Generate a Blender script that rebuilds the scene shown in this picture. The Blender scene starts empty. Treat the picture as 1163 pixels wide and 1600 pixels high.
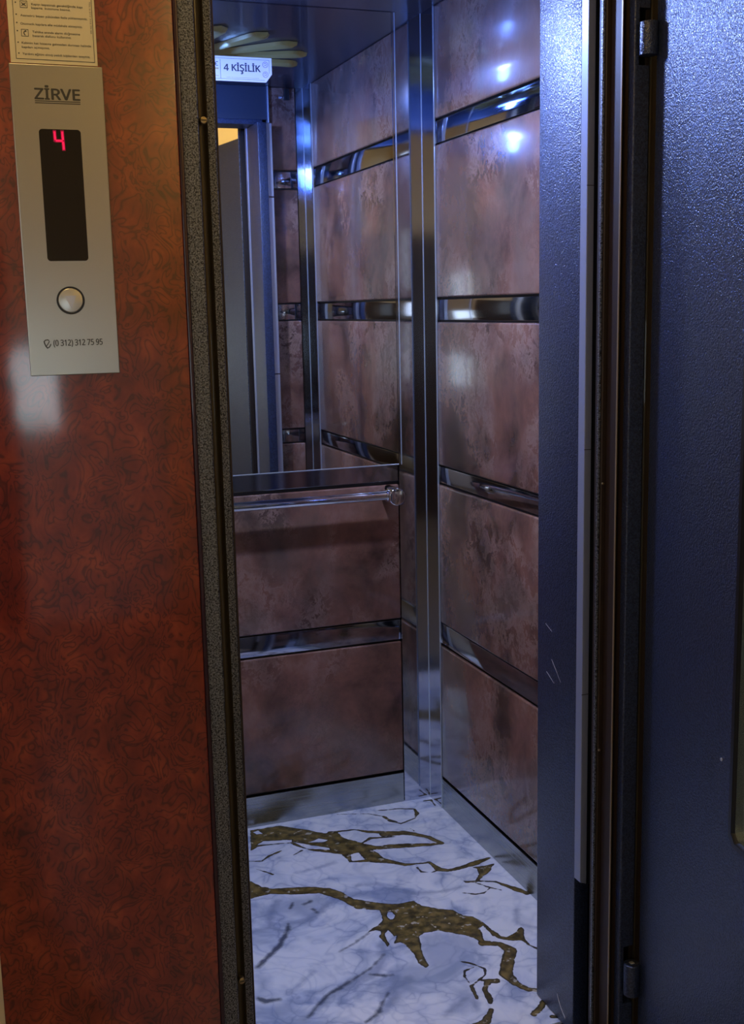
import bpy, bmesh, math, random
import numpy as np
from mathutils import Vector, Matrix
random.seed(4)
scene = bpy.context.scene
C = scene.collection

# ------------------------------------------------------------------ camera
FPX = 1822.8
r = Vector((0.9393827, -0.3422053, -0.0213494))
u = Vector((0.0790199, 0.1554849, 0.9846727))
f = Vector((0.3336407, 0.9266715, -0.1731008))
cd = bpy.data.cameras.new('camera'); cam = bpy.data.objects.new('camera', cd); C.objects.link(cam)
cam.matrix_world = Matrix(((r.x, u.x, -f.x, 0), (r.y, u.y, -f.y, 0), (r.z, u.z, -f.z, 1.4058), (0, 0, 0, 1)))
cd.sensor_fit = 'HORIZONTAL'; cd.sensor_width = 36; cd.lens = FPX / 1163 * 36
cd.clip_start = 0.02
scene.camera = cam

# ------------------------------------------------------------------ world, lights, exposure
w = bpy.data.worlds.new('world'); scene.world = w; w.use_nodes = True
w.node_tree.nodes['Background'].inputs[0].default_value = (0.55, 0.65, 0.8, 1)
w.node_tree.nodes['Background'].inputs[1].default_value = 0.05
scene.view_settings.view_transform = 'Standard'; scene.view_settings.look = 'None'
scene.view_settings.gamma = 1; scene.view_settings.use_curve_mapping = False
scene.view_settings.exposure = 0.0

HALL_LAMP = 9.0            # W, warm bulb of the hall lamp
HALL_COL = (1.0, 0.66, 0.26)
SPOT_W = 8.5                # W, cool white centre lamp of the cabin
SPOT_COL = (0.80, 0.88, 1.0)
BLUE_W = 20.0                # W, blue glow of the cabin lamp's ring
BLUE_COL = (0.12, 0.26, 1.0)
RING_E = 9.0
STAIR_FILL_W = 9.0              # W, added unseen warm lamp, brightens the hall wall in the mirror
WIN2_FILL_E = 3.0                # glow of the added side wall window, lifts the dado
WIN_FILL_E = 3.0                 # glow of the added back wall window, mirrored in the burl

def light(name, typ, loc, energy, col, size=0.05, rot=(0, 0, 0)):
    l = bpy.data.lights.new(name, typ); l.energy = energy; l.color = col
    if typ == 'AREA': l.shape = 'DISK'; l.size = size
    else: l.shadow_soft_size = size
    o = bpy.data.objects.new(name, l); C.objects.link(o); o.location = loc; o.rotation_euler = rot
    return o
CX, CY = 0.690, 2.35         # centre of the cabin ceiling
LZ = 2.068                   # underside of the cabin lamp
light('cabin_lamp_light', 'AREA', (CX, CY, LZ - .006), SPOT_W, SPOT_COL, 0.07)
light('cabin_ring_light', 'POINT', (CX, CY, LZ - .045), BLUE_W, BLUE_COL, 0.035)
light('hall_lamp_light', 'POINT', (-0.05, 1.12, 2.50), HALL_LAMP, HALL_COL, 0.06)
light('stair_fill_light', 'POINT', (1.75, -0.75, 2.48), STAIR_FILL_W, (1.0, 0.72, 0.30), 0.08)  # added fill for the hall wall seen in the mirror

# ------------------------------------------------------------------ materials
def newmat(name):
    m = bpy.data.materials.new(name); m.use_nodes = True
    nt = m.node_tree; return m, nt, nt.nodes['Principled BSDF']
def N(nt, t, **k):
    n = nt.nodes.new(t)
    for a, b in k.items():
        if a in n.inputs.keys(): n.inputs[a].default_value = b
        else: setattr(n, a, b)
    return n
def coords(nt, scale=(1, 1, 1)):
    g = N(nt, 'ShaderNodeNewGeometry'); mp = N(nt, 'ShaderNodeMapping'); mp.inputs['Scale'].default_value = scale
    nt.links.new(g.outputs['Position'], mp.inputs['Vector']); return mp.outputs[0]
def ramp(nt, fac, stops, interp='LINEAR'):
    rp = nt.nodes.new('ShaderNodeValToRGB'); rp.color_ramp.interpolation = interp
    el = rp.color_ramp.elements
    while len(el) < len(stops): el.new(0.5)
    for e, (p, c) in zip(el, stops): e.position = p; e.color = (*c, 1)
    nt.links.new(fac, rp.inputs[0]); return rp.outputs[0]
def simple(name, col, rough=0.5, metal=0.0, coat=0.0, emis=None, es=0, bump=None):
    m, nt, b = newmat(name)
    b.inputs['Base Color'].default_value = (*col, 1); b.inputs['Roughness'].default_value = rough
    b.inputs['Metallic'].default_value = metal; b.inputs['Coat Weight'].default_value = coat
    if emis: b.inputs['Emission Color'].default_value = (*emis, 1); b.inputs['Emission Strength'].default_value = es
    if bump:
        n = N(nt, 'ShaderNodeTexNoise'); n.inputs['Scale'].default_value = bump[0]; nt.links.new(coords(nt), n.inputs['Vector'])
        bp = N(nt, 'ShaderNodeBump'); bp.inputs['Strength'].default_value = bump[1]; bp.inputs['Distance'].default_value = bump[2]
        nt.links.new(n.outputs[0], bp.inputs['Height']); nt.links.new(bp.outputs[0], b.inputs['Normal'])
    return m

def hammertone(name, c0, c1, rough=0.3, scale=260, dist=0.0012, metal=0.35, strength=0.6):
    m, nt, b = newmat(name); co = coords(nt)
    n = N(nt, 'ShaderNodeTexNoise', noise_dimensions='3D'); n.inputs['Scale'].default_value = scale; n.inputs['Detail'].default_value = 1.5
    n.inputs['Distortion'].default_value = 0.6
    nt.links.new(co, n.inputs['Vector'])
    col = ramp(nt, n.outputs[0], [(0.38, c0), (0.62, c1)]); nt.links.new(col, b.inputs['Base Color'])
    bp = N(nt, 'ShaderNodeBump'); bp.inputs['Strength'].default_value = strength; bp.inputs['Distance'].default_value = dist
    nt.links.new(n.outputs[0], bp.inputs['Height']); nt.links.new(bp.outputs[0], b.inputs['Normal'])
    b.inputs['Roughness'].default_value = rough; b.inputs['Metallic'].default_value = metal
    b.inputs['Coat Weight'].default_value = 0.5; b.inputs['Coat Roughness'].default_value = 0.24; b.inputs['Coat IOR'].default_value = 1.6
    nt.links.new(bp.outputs[0], b.inputs['Coat Normal'])
    return m
M = {}
M['hammer_grey'] = hammertone('hammertone grey paint', (0.016, 0.024, 0.054), (0.038, 0.056, 0.120), 0.40, 330, 0.0014, 0.3, 0.95)
M['hammer_jamb'] = hammertone('coarse hammertone paint', (0.008, 0.009, 0.010), (0.22, 0.24, 0.27), 0.38, 470, 0.0012, 0.5, 0.8)
M['channel'] = simple('bronze channel paint', (0.075, 0.058, 0.030), 0.42, 0.55, 0.2, bump=(500, 0.3, 0.0005))
M['brown_gasket'] = simple('dark brown gasket', (0.026, 0.014, 0.007), 0.55, 0.0)
M['gold_line'] = simple('brass gasket edge', (0.30, 0.22, 0.12), 0.45, 0.4)
M['edge_band'] = simple('dark plum edge banding', (0.035, 0.012, 0.022), 0.22, 0.1, 0.5)
M['black'] = simple('black', (0.006, 0.006, 0.007), 0.5)
M['black_plastic'] = simple('black plastic', (0.012, 0.012, 0.014), 0.35)
M['pale_cover'] = simple('pale anodised cover', (0.34, 0.38, 0.52), 0.45, 0.4)
M['chrome'] = simple('chrome', (0.78, 0.80, 0.84), 0.06, 1.0)
M['alu'] = simple('aluminium', (0.62, 0.65, 0.72), 0.38, 0.75)
M['brass'] = simple('brass', (0.42, 0.33, 0.17), 0.38, 1.0)
M['mirror'] = simple('mirror glass', (0.80, 0.83, 0.84), 0.012, 1.0)
M['mirror_edge'] = simple('polished glass edge', (0.75, 0.85, 0.92), 0.15, 0.7)
M['text_black'] = simple('black lettering', (0.02, 0.02, 0.02), 0.6)
M['text_grey'] = simple('engraved lettering', (0.05, 0.05, 0.04), 0.6)
M['text_navy'] = simple('navy lettering', (0.01, 0.014, 0.05), 0.5)
M['text_mauve'] = simple('mauve print', (0.28, 0.22, 0.33), 0.5)
M['text_gold'] = simple('gold print', (0.5, 0.38, 0.1), 0.5)
M['paper'] = simple('cream paper sticker', (0.74, 0.66, 0.42), 0.55)
M['white_label'] = simple('white plastic label', (0.78, 0.80, 0.86), 0.35)
M['screen'] = simple('smoked display window', (0.006, 0.005, 0.005), 0.12)
M['digit'] = simple('red segment light', (0.3, 0.0, 0.03), 0.5, emis=(1.0, 0.006, 0.05), es=1.8)
M['digit_glow'] = simple('red segment halo', (0.1, 0.0, 0.01), 0.6, emis=(1.0, 0.0, 0.10), es=0.22)
M['button'] = simple('satin steel button', (0.66, 0.68, 0.64), 0.3, 0.85)
M['petal'] = simple('olive gold relief', (0.50, 0.42, 0.13), 0.35, 0.35)
M['lamp_white'] = simple('white lamp diffuser', (0.8, 0.8, 0.8), 0.4, emis=(0.72, 0.88, 1.0), es=40)
M['lamp_blue'] = simple('blue lamp ring', (0.2, 0.3, 0.8), 0.4, emis=(0.10, 0.22, 1.0), es=RING_E)
M['hall_bulb'] = simple('warm lamp globe', (0.8, 0.7, 0.5), 0.4, emis=HALL_COL, es=6)
M['cream_wall'] = simple('warm cream wall paint', (0.80, 0.66, 0.42), 0.6, bump=(60, 0.1, 0.002))
M['dado'] = simple('pale grey dado paint', (0.74, 0.76, 0.78), 0.35)
M['dark_door'] = simple('dark walnut door', (0.045, 0.026, 0.018), 0.35, 0, 0.3)
M['hall_floor'] = simple('hall terrazzo', (0.20, 0.17, 0.14), 0.35)
M['hall_ceiling'] = simple('hall ceiling paint', (0.80, 0.72, 0.52), 0.7)
M['frosted'] = simple('glowing fill pane', (0.8, 0.85, 0.85), 0.4, emis=(0.80, 0.92, 1.0), es=WIN_FILL_E)
M['frosted_side'] = simple('glowing side fill pane', (0.8, 0.85, 0.85), 0.4, emis=(0.80, 0.90, 1.0), es=WIN2_FILL_E)
M['white_frame'] = simple('white window frame', (0.75, 0.75, 0.72), 0.4)
M['scratch'] = simple('pale scratch', (0.62, 0.60, 0.66), 0.5)

def steel(name, col, rough, axis='z', anis=0.0):
    m, nt, b = newmat(name)
    sc = {'z': (90, 90, 1.2), 'x': (1.0, 90, 240), 'h': (1.5, 1.5, 260)}[axis]
    n = N(nt, 'ShaderNodeTexNoise'); n.inputs['Scale'].default_value = 1.0 if axis != 'h' else 1.5; n.inputs['Detail'].default_value = 3
    nt.links.new(coords(nt, sc), n.inputs['Vector'])
    rg = N(nt, 'ShaderNodeMapRange'); rg.inputs['To Min'].default_value = rough * 0.6; rg.inputs['To Max'].default_value = rough * 1.5
    nt.links.new(n.outputs[0], rg.inputs[0]); nt.links.new(rg.outputs[0], b.inputs['Roughness'])
    bp = N(nt, 'ShaderNodeBump'); bp.inputs['Strength'].default_value = 0.05; bp.inputs['Distance'].default_value = 0.0005
    nt.links.new(n.outputs[0], bp.inputs['Height']); nt.links.new(bp.outputs[0], b.inputs['Normal'])
    b.inputs['Base Color'].default_value = (*col, 1); b.inputs['Metallic'].default_value = 1
    if anis: b.inputs['Anisotropic'].default_value = anis
    return m
M['steel_strip'] = steel('polished steel strip', (0.46, 0.49, 0.58), 0.06, 'h')
M['steel_post'] = steel('polished corner steel', (0.55, 0.58, 0.66), 0.07, 'z')
M['steel_skirt'] = steel('brushed skirting steel', (0.38, 0.40, 0.40), 0.24, 'h')
M['steel_panel'] = simple('brushed call plate steel', (0.47, 0.47, 0.42), 0.30, 0.95)
M['steel_panel'].node_tree.nodes['Principled BSDF'].inputs['Anisotropic'].default_value = 0.5
M['ceiling_metal'] = simple('dark lacquered ceiling sheet', (0.036, 0.034, 0.048), 0.30, 0.3, 0.3)
M['header'] = simple('blue grey header paint', (0.050, 0.060, 0.088), 0.45, 0.3, 0.1)

def panel_mat():
    m, nt, b = newmat('patinated copper brown laminate'); co = coords(nt, (1, 1, 0.85))
    def nz(sc, det, ro, di, off=0):
        n = N(nt, 'ShaderNodeTexNoise'); n.inputs['Scale'].default_value = sc; n.inputs['Detail'].default_value = det
        n.inputs['Roughness'].default_value = ro; n.inputs['Distortion'].default_value = di
        mp = N(nt, 'ShaderNodeMapping'); mp.inputs['Location'].default_value = (off, off * .7, off * .3)
        nt.links.new(co, mp.inputs['Vector']); nt.links.new(mp.outputs[0], n.inputs['Vector']); return n.outputs[0]
    def mul(a, b2):
        x = N(nt, 'ShaderNodeMix', data_type='RGBA', blend_type='MULTIPLY'); x.inputs[0].default_value = 1
        nt.links.new(a, x.inputs[6]); nt.links.new(b2, x.inputs[7]); return x.outputs[2]
    def mixc(fac, a, col):
        x = N(nt, 'ShaderNodeMix', data_type='RGBA'); nt.links.new(fac, x.inputs[0]); nt.links.new(a, x.inputs[6]); x.inputs[7].default_value = (*col, 1); return x.outputs[2]
    base = ramp(nt, nz(6, 6, .6, .25), [(0.32, (0.080, 0.042, 0.030)), (0.45, (0.170, 0.080, 0.054)), (0.55, (0.240, 0.108, 0.070)), (0.68, (0.30, 0.165, 0.117))])
    # ragged pale patches, darker cloudy stains and fine corroded edges
    m1 = nz(4.2, 3, .5, .3, 3.1)
    rag = ramp(nt, nz(22, 12, .78, .4, 7.7), [(0.47, (0, 0, 0)), (0.50, (1, 1, 1)), (0.56, (.55, .55, .55)), (0.66, (.1, .1, .1))])
    base = mixc(mul(rag, ramp(nt, m1, [(0.46, (0, 0, 0)), (0.56, (.75, .75, .75))])), base, (0.37, 0.225, 0.165))
    crk = ramp(nt, nz(30, 12, .8, .6, 1.3), [(0.455, (0, 0, 0)), (0.475, (1, 1, 1)), (0.50, (0, 0, 0))])
    base = mixc(mul(crk, ramp(nt, nz(5, 3, .5, .3, 9.2), [(0.48, (0, 0, 0)), (0.60, (.75, .75, .75))])), base, (0.10, 0.055, 0.040))
    dk = ramp(nt, nz(4.5, 4, .55, .2, 5.5), [(0.33, (0.36, 0.38, 0.40)), (0.46, (1, 1, 1))])
    base = mul(base, dk)
    gy = ramp(nt, nz(3.4, 5, .6, .2, 12.4), [(0.50, (0, 0, 0)), (0.66, (.5, .5, .5))])
    base = mixc(gy, base, (0.17, 0.125, 0.095))
    nt.links.new(base, b.inputs['Base Color'])
    b.inputs['Roughness'].default_value = 0.25; b.inputs['Coat Weight'].default_value = 0.6; b.inputs['Coat Roughness'].default_value = 0.085
    return m
M['panel'] = panel_mat()

def burl_mat():
    m, nt, b = newmat('red burl laminate'); co = coords(nt, (1.0, 1.0, 0.78))
    nz = N(nt, 'ShaderNodeTexNoise'); nz.inputs['Scale'].default_value = 27; nz.inputs['Detail'].default_value = 2.2; nz.inputs['Roughness'].default_value = 0.55; nz.inputs['Distortion'].default_value = 1.1
    nt.links.new(co, nz.inputs['Vector'])
    mm = N(nt, 'ShaderNodeMath', operation='MULTIPLY'); mm.inputs[1].default_value = 7.5; nt.links.new(nz.outputs[0], mm.inputs[0])
    pp = N(nt, 'ShaderNodeMath', operation='PINGPONG'); pp.inputs[1].default_value = 0.5; nt.links.new(mm.outputs[0], pp.inputs[0])
    lines = ramp(nt, pp.outputs[0], [(0.0, (0.45, 0.40, 0.40)), (0.07, (0.60, 0.55, 0.55)), (0.16, (0.95, 0.95, 0.95)), (0.5, (1.12, 1.15, 1.15))])
    n2 = N(nt, 'ShaderNodeTexNoise'); n2.inputs['Scale'].default_value = 26; n2.inputs['Detail'].default_value = 4
    nt.links.new(co, n2.inputs['Vector'])
    base = ramp(nt, n2.outputs[0], [(0.30, (0.135, 0.010, 0.004)), (0.52, (0.205, 0.020, 0.006)), (0.72, (0.285, 0.038, 0.009))])
    mx = N(nt, 'ShaderNodeMix', data_type='RGBA', blend_type='MULTIPLY'); mx.inputs[0].default_value = 1
    nt.links.new(base, mx.inputs[6]); nt.links.new(lines, mx.inputs[7]); nt.links.new(mx.outputs[2], b.inputs['Base Color'])
    b.inputs['Roughness'].default_value = 0.5; b.inputs['Specular IOR Level'].default_value = 0.3
    b.inputs['Coat Weight'].default_value = 1.0; b.inputs['Coat Roughness'].default_value = 0.10; b.inputs['Coat IOR'].default_value = 1.85
    n4 = N(nt, 'ShaderNodeTexNoise'); n4.inputs['Scale'].default_value = 7; nt.links.new(co, n4.inputs['Vector'])
    bp = N(nt, 'ShaderNodeBump'); bp.inputs['Strength'].default_value = 0.25; bp.inputs['Distance'].default_value = 0.004
    nt.links.new(n4.outputs[0], bp.inputs['Height']); nt.links.new(bp.outputs[0], b.inputs['Coat Normal'])
    return m
M['burl'] = burl_mat()

def marble_mat():
    m, nt, b = newmat('white marble epoxy with gold veins'); co = coords(nt)
    def attr(n): a = N(nt, 'ShaderNodeAttribute'); a.attribute_name = n; return a.outputs['Fac']
    fine = N(nt, 'ShaderNodeTexNoise'); fine.inputs['Scale'].default_value = 55; fine.inputs['Detail'].default_value = 7; nt.links.new(co, fine.inputs['Vector'])
    def wob(a, amp):
        s = N(nt, 'ShaderNodeMath', operation='SUBTRACT'); nt.links.new(fine.outputs[0], s.inputs[0]); s.inputs[1].default_value = 0.5
        q = N(nt, 'ShaderNodeMath', operation='MULTIPLY_ADD'); nt.links.new(s.outputs[0], q.inputs[0]); q.inputs[1].default_value = amp; nt.links.new(a, q.inputs[2]); return q.outputs[0]
    def mask(a, lo, hi, amp):
        rg = N(nt, 'ShaderNodeMapRange'); nt.links.new(wob(a, amp), rg.inputs[0]); rg.inputs[1].default_value = lo; rg.inputs[2].default_value = hi
        rg.inputs[3].default_value = 1; rg.inputs[4].default_value = 0; return rg.outputs[0]
    def mix(fac, a, bcol, blend='MIX'):
        x = N(nt, 'ShaderNodeMix', data_type='RGBA', blend_type=blend)
        if fac is not None: nt.links.new(fac, x.inputs[0])
        for i, v in ((6, a), (7, bcol)):
            if isinstance(v, tuple): x.inputs[i].default_value = (*v, 1)
            else: nt.links.new(v, x.inputs[i])
        return x.outputs[2]
    cl = N(nt, 'ShaderNodeTexNoise'); cl.inputs['Scale'].default_value = 5.5; cl.inputs['Detail'].default_value = 5; cl.inputs['Distortion'].default_value = 1.2; nt.links.new(co, cl.inputs['Vector'])
    col = ramp(nt, cl.outputs[0], [(0.36, (0.44, 0.50, 0.62)), (0.45, (0.76, 0.79, 0.86)), (0.58, (0.92, 0.92, 0.93))])
    wv = N(nt, 'ShaderNodeTexNoise'); wv.inputs['Scale'].default_value = 3.6; wv.inputs['Detail'].default_value = 3; wv.inputs['Distortion'].default_value = 1.6; nt.links.new(co, wv.inputs['Vector'])
    wl = ramp(nt, wv.outputs[0], [(0.455, (0, 0, 0)), (0.475, (0.26, 0.26, 0.26)), (0.50, (0, 0, 0)), (0.545, (0, 0, 0)), (0.56, (0.2, 0.2, 0.2)), (0.575, (0, 0, 0))])
    col = mix(wl, col, (0.34, 0.40, 0.55))
    vd = N(nt, 'ShaderNodeTexNoise'); vd.inputs['Scale'].default_value = 7; vd.inputs['Detail'].default_value = 3; nt.links.new(co, vd.inputs['Vector'])
    vm = N(nt, 'ShaderNodeMix', data_type='RGBA', blend_type='LINEAR_LIGHT'); vm.inputs[0].default_value = 0.16
    nt.links.new(co, vm.inputs[6]); nt.links.new(vd.outputs[1], vm.inputs[7])
    vo = N(nt, 'ShaderNodeTexVoronoi', feature='DISTANCE_TO_EDGE'); vo.inputs['Scale'].default_value = 8.5; nt.links.new(vm.outputs[2], vo.inputs['Vector'])
    ve = ramp(nt, vo.outputs['Distance'], [(0.0, (.95, .95, .95)), (0.03, (.45, .45, .45)), (0.12, (0, 0, 0))])
    vk = ramp(nt, cl.outputs[0], [(0.38, (1, 1, 1)), (0.60, (0.15, 0.15, 0.15))])
    vf = N(nt, 'ShaderNodeMix', data_type='RGBA', blend_type='MULTIPLY'); vf.inputs[0].default_value = 1
    nt.links.new(ve, vf.inputs[6]); nt.links.new(vk, vf.inputs[7])
    col = mix(vf.outputs[2], col, (0.30, 0.36, 0.52))
    soft = mask(attr('soft'), -0.012, 0.014, 0.02)
    s2 = N(nt, 'ShaderNodeMath', operation='MULTIPLY'); nt.links.new(soft, s2.inputs[0]); s2.inputs[1].default_value = 0.62
    col = mix(s2.outputs[0], col, (0.34, 0.40, 0.53))
    g2 = N(nt, 'ShaderNodeMath', operation='MULTIPLY'); nt.links.new(mask(attr('grey'), -0.004, 0.010, 0.022), g2.inputs[0]); g2.inputs[1].default_value = 0.60
    col = mix(g2.outputs[0], col, (0.24, 0.29, 0.42))
    dkm = N(nt, 'ShaderNodeMath', operation='MULTIPLY'); nt.links.new(mask(attr('dark'), -0.003, 0.0045, 0.013), dkm.inputs[0]); dkm.inputs[1].default_value = 0.9
    col = mix(dkm.outputs[0], col, (0.045, 0.060, 0.085))
    gn = N(nt, 'ShaderNodeTexNoise'); gn.inputs['Scale'].default_value = 48; gn.inputs['Detail'].default_value = 6; nt.links.new(co, gn.inputs['Vector'])
    gcol = ramp(nt, gn.outputs[0], [(0.34, (0.045, 0.034, 0.012)), (0.50, (0.14, 0.098, 0.024)), (0.66, (0.27, 0.185, 0.05))])
    rim = mask(attr('gold'), -0.004, -0.0015, 0.0)
    gcol = mix(rim, (0.035, 0.032, 0.018), gcol)
    gm = mask(attr('gold'), -0.0004, 0.0006, 0.010)
    col = mix(gm, col, gcol)
    # pale crystal chips in the gold
    ch = ramp(nt, fine.outputs[0], [(0.62, (0, 0, 0)), (0.65, (1, 1, 1))])
    chm = N(nt, 'ShaderNodeMath', operation='MULTIPLY'); nt.links.new(ch, chm.inputs[0]); nt.links.new(gm, chm.inputs[1])
    col = mix(chm.outputs[0], col, (0.5, 0.45, 0.34))
    nt.links.new(col, b.inputs['Base Color'])
    b.inputs['Roughness'].default_value = 0.35; b.inputs['Coat Weight'].default_value = 0.5; b.inputs['Coat Roughness'].default_value = 0.12
    return m
M['marble'] = marble_mat()

def glass_mat():
    m, nt, b = newmat('door window glass')
    b.inputs['Base Color'].default_value = (0.16, 0.24, 0.24, 1); b.inputs['Roughness'].default_value = 0.25
    b.inputs['Transmission Weight'].default_value = 0.6; b.inputs['IOR'].default_value = 1.5
    return m
M['glass'] = glass_mat()

# ------------------------------------------------------------------ mesh helpers (world coordinates in, placed under the parent's origin)
ORG = {}
def origin(o): return ORG.get(o.name, Vector((0, 0, 0)))
def link_mesh(name, me, mat, parent=None, loc=None):
    o = bpy.data.objects.new(name, me); C.objects.link(o)
    if mat is not None and not me.materials: me.materials.append(M[mat])
    base = origin(parent) if parent else Vector((0, 0, 0))
    if loc is None:
        if me.vertices:
            xs = [v.co for v in me.vertices]
            mn = Vector((min(v.x for v in xs), min(v.y for v in xs), min(v.z for v in xs)))
            mxv = Vector((max(v.x for v in xs), max(v.y for v in xs), max(v.z for v in xs)))
            loc = Vector(((mn.x + mxv.x) / 2, (mn.y + mxv.y) / 2, mn.z))
    loc = Vector(loc)
    me.transform(Matrix.Translation(-loc))
    ORG[o.name] = loc
    if parent: o.parent = parent
    o.location = loc - base
    return o
def finish(name, bm, mat, parent=None, smooth=False):
    bmesh.ops.recalc_face_normals(bm, faces=bm.faces)
    me = bpy.data.meshes.new(name); bm.to_mesh(me); bm.free()
    if smooth:
        for p in me.polygons: p.use_smooth = True
        try: me.set_sharp_from_angle(angle=math.radians(40))
        except Exception: pass
    return link_mesh(name, me, mat, parent)
def empty(name, loc, label=None, cat=None, group=None, kind=None):
    o = bpy.data.objects.new(name, None); C.objects.link(o); o.location = loc; ORG[o.name] = Vector(loc)
    o.empty_display_size = 0.05
    return tag(o, label, cat, group, kind)
def tag(o, label=None, cat=None, group=None, kind=None):
    if label: o['label'] = label
    if cat: o['category'] = cat
    if group: o['group'] = group
    if kind: o['kind'] = kind
    return o
def struct(o, label, cat): return tag(o, label, cat, None, 'structure')
def box(bm, a, b, bev=0.0, seg=2):
    x0, y0, z0 = a; x1, y1, z1 = b
    t = bmesh.new(); bmesh.ops.create_cube(t, size=1)
    for v in t.verts: v.co = Vector(((x0 + x1) / 2 + v.co.x * (x1 - x0), (y0 + y1) / 2 + v.co.y * (y1 - y0), (z0 + z1) / 2 + v.co.z * (z1 - z0)))
    if bev: bmesh.ops.bevel(t, geom=t.edges[:], offset=bev, segments=seg, profile=0.5, affect='EDGES')
    me = bpy.data.meshes.new('tmp'); t.to_mesh(me); t.free(); bm.from_mesh(me); bpy.data.meshes.remove(me)
def cyl(bm, p0, p1, rad, seg=32, bev=0.0, r2=None):
    p0, p1 = Vector(p0), Vector(p1); d = p1 - p0
    t = bmesh.new(); bmesh.ops.create_cone(t, cap_ends=True, segments=seg, radius1=rad, radius2=rad if r2 is None else r2, depth=d.length)
    if bev:
        ed = [e for e in t.edges if abs(e.verts[0].co.z - e.verts[1].co.z) < 1e-6]
        bmesh.ops.bevel(t, geom=ed, offset=bev, segments=3, profile=0.5, affect='EDGES')
    q = Vector((0, 0, 1)).rotation_difference(d.normalized()).to_matrix().to_4x4()
    t.transform(Matrix.Translation((p0 + p1) / 2) @ q)
    me = bpy.data.meshes.new('tmp'); t.to_mesh(me); t.free(); bm.from_mesh(me); bpy.data.meshes.remove(me)
def prism(bm, pts, z0, z1):
    """closed outline in plan (x, y) extruded from z0 to z1"""
    lo = [bm.verts.new((x, y, z0)) for x, y in pts]; hi = [bm.verts.new((x, y, z1)) for x, y in pts]
    bm.faces.new(lo); bm.faces.new(hi[::-1])
    for i in range(len(pts)):
        j = (i + 1) % len(pts); bm.faces.new((lo[i], lo[j], hi[j], hi[i]))
def plate(bm, pts, y0, y1):
    """closed outline in elevation (x, z) extruded in y"""
    lo = [bm.verts.new((x, y0, z)) for x, z in pts]; hi = [bm.verts.new((x, y1, z)) for x, z in pts]
    bm.faces.new(lo); bm.faces.new(hi[::-1])
    for i in range(len(pts)):
        j = (i + 1) % len(pts); bm.faces.new((lo[i], lo[j], hi[j], hi[i]))
def obox(name, a, b, mat, parent=None, bev=0.0, seg=2, smooth=False):
    bm = bmesh.new(); box(bm, a, b, bev, seg); return finish(name, bm, mat, parent, smooth)
def ocyl(name, p0, p1, rad, mat, parent=None, seg=40, bev=0.0, r2=None):
    bm = bmesh.new(); cyl(bm, p0, p1, rad, seg, bev, r2); return finish(name, bm, mat, parent, True)
def stroke(bm, pts, wd, y0, y1):
    """ribbon of width wd through (x, z) points, standing proud between y0 and y1"""
    for (x0, z0), (x1, z1) in zip(pts, pts[1:]):
        d = Vector((x1 - x0, z1 - z0)); L = d.length
        if L == 0: continue
        d /= L; n = Vector((-d.y, d.x)) * wd / 2; e = d * wd * 0.3
        plate(bm, [(x0 - e.x + n.x, z0 - e.y + n.y), (x1 + e.x + n.x, z1 + e.y + n.y), (x1 + e.x - n.x, z1 + e.y - n.y), (x0 - e.x - n.x, z0 - e.y - n.y)], y0, y1)
def ring(bm, cx, cz, ro, ri, y0, y1, seg=32, a0=0, a1=math.tau):
    n = seg; full = abs(a1 - a0 - math.tau) < 1e-6
    P = []
    for i in range(n + (0 if full else 1)):
        a = a0 + (a1 - a0) * i / n
        P.append([bm.verts.new((cx + rr * math.cos(a), y, cz + rr * math.sin(a))) for rr, y in ((ro, y0), (ro, y1), (ri, y1), (ri, y0))])
    for i in range(n if full else n):
        A = P[i]; B = P[(i + 1) % len(P)]
        for k in range(4): bm.faces.new((A[k], B[k], B[(k + 1) % 4], A[(k + 1) % 4]))
try:
    FONT = bpy.data.fonts.load(bpy.utils.resource_path('LOCAL') + '/datafiles/fonts/NotoSansMath-Regular.woff2')
except Exception:
    FONT = None
def text_mesh(txt, font):
    cu = bpy.data.curves.new('words', 'FONT'); cu.body = txt; cu.resolution_u = 4
    if font: cu.font = font
    ob = bpy.data.objects.new('tmp_text', cu); C.objects.link(ob); bpy.context.view_layer.update()
    me = bpy.data.meshes.new_from_object(ob); bpy.data.objects.remove(ob); bpy.data.curves.remove(cu)
    return me
def xspan(me):
    xs = [v.co.x for v in me.vertices]; return min(xs), max(xs)
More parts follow.
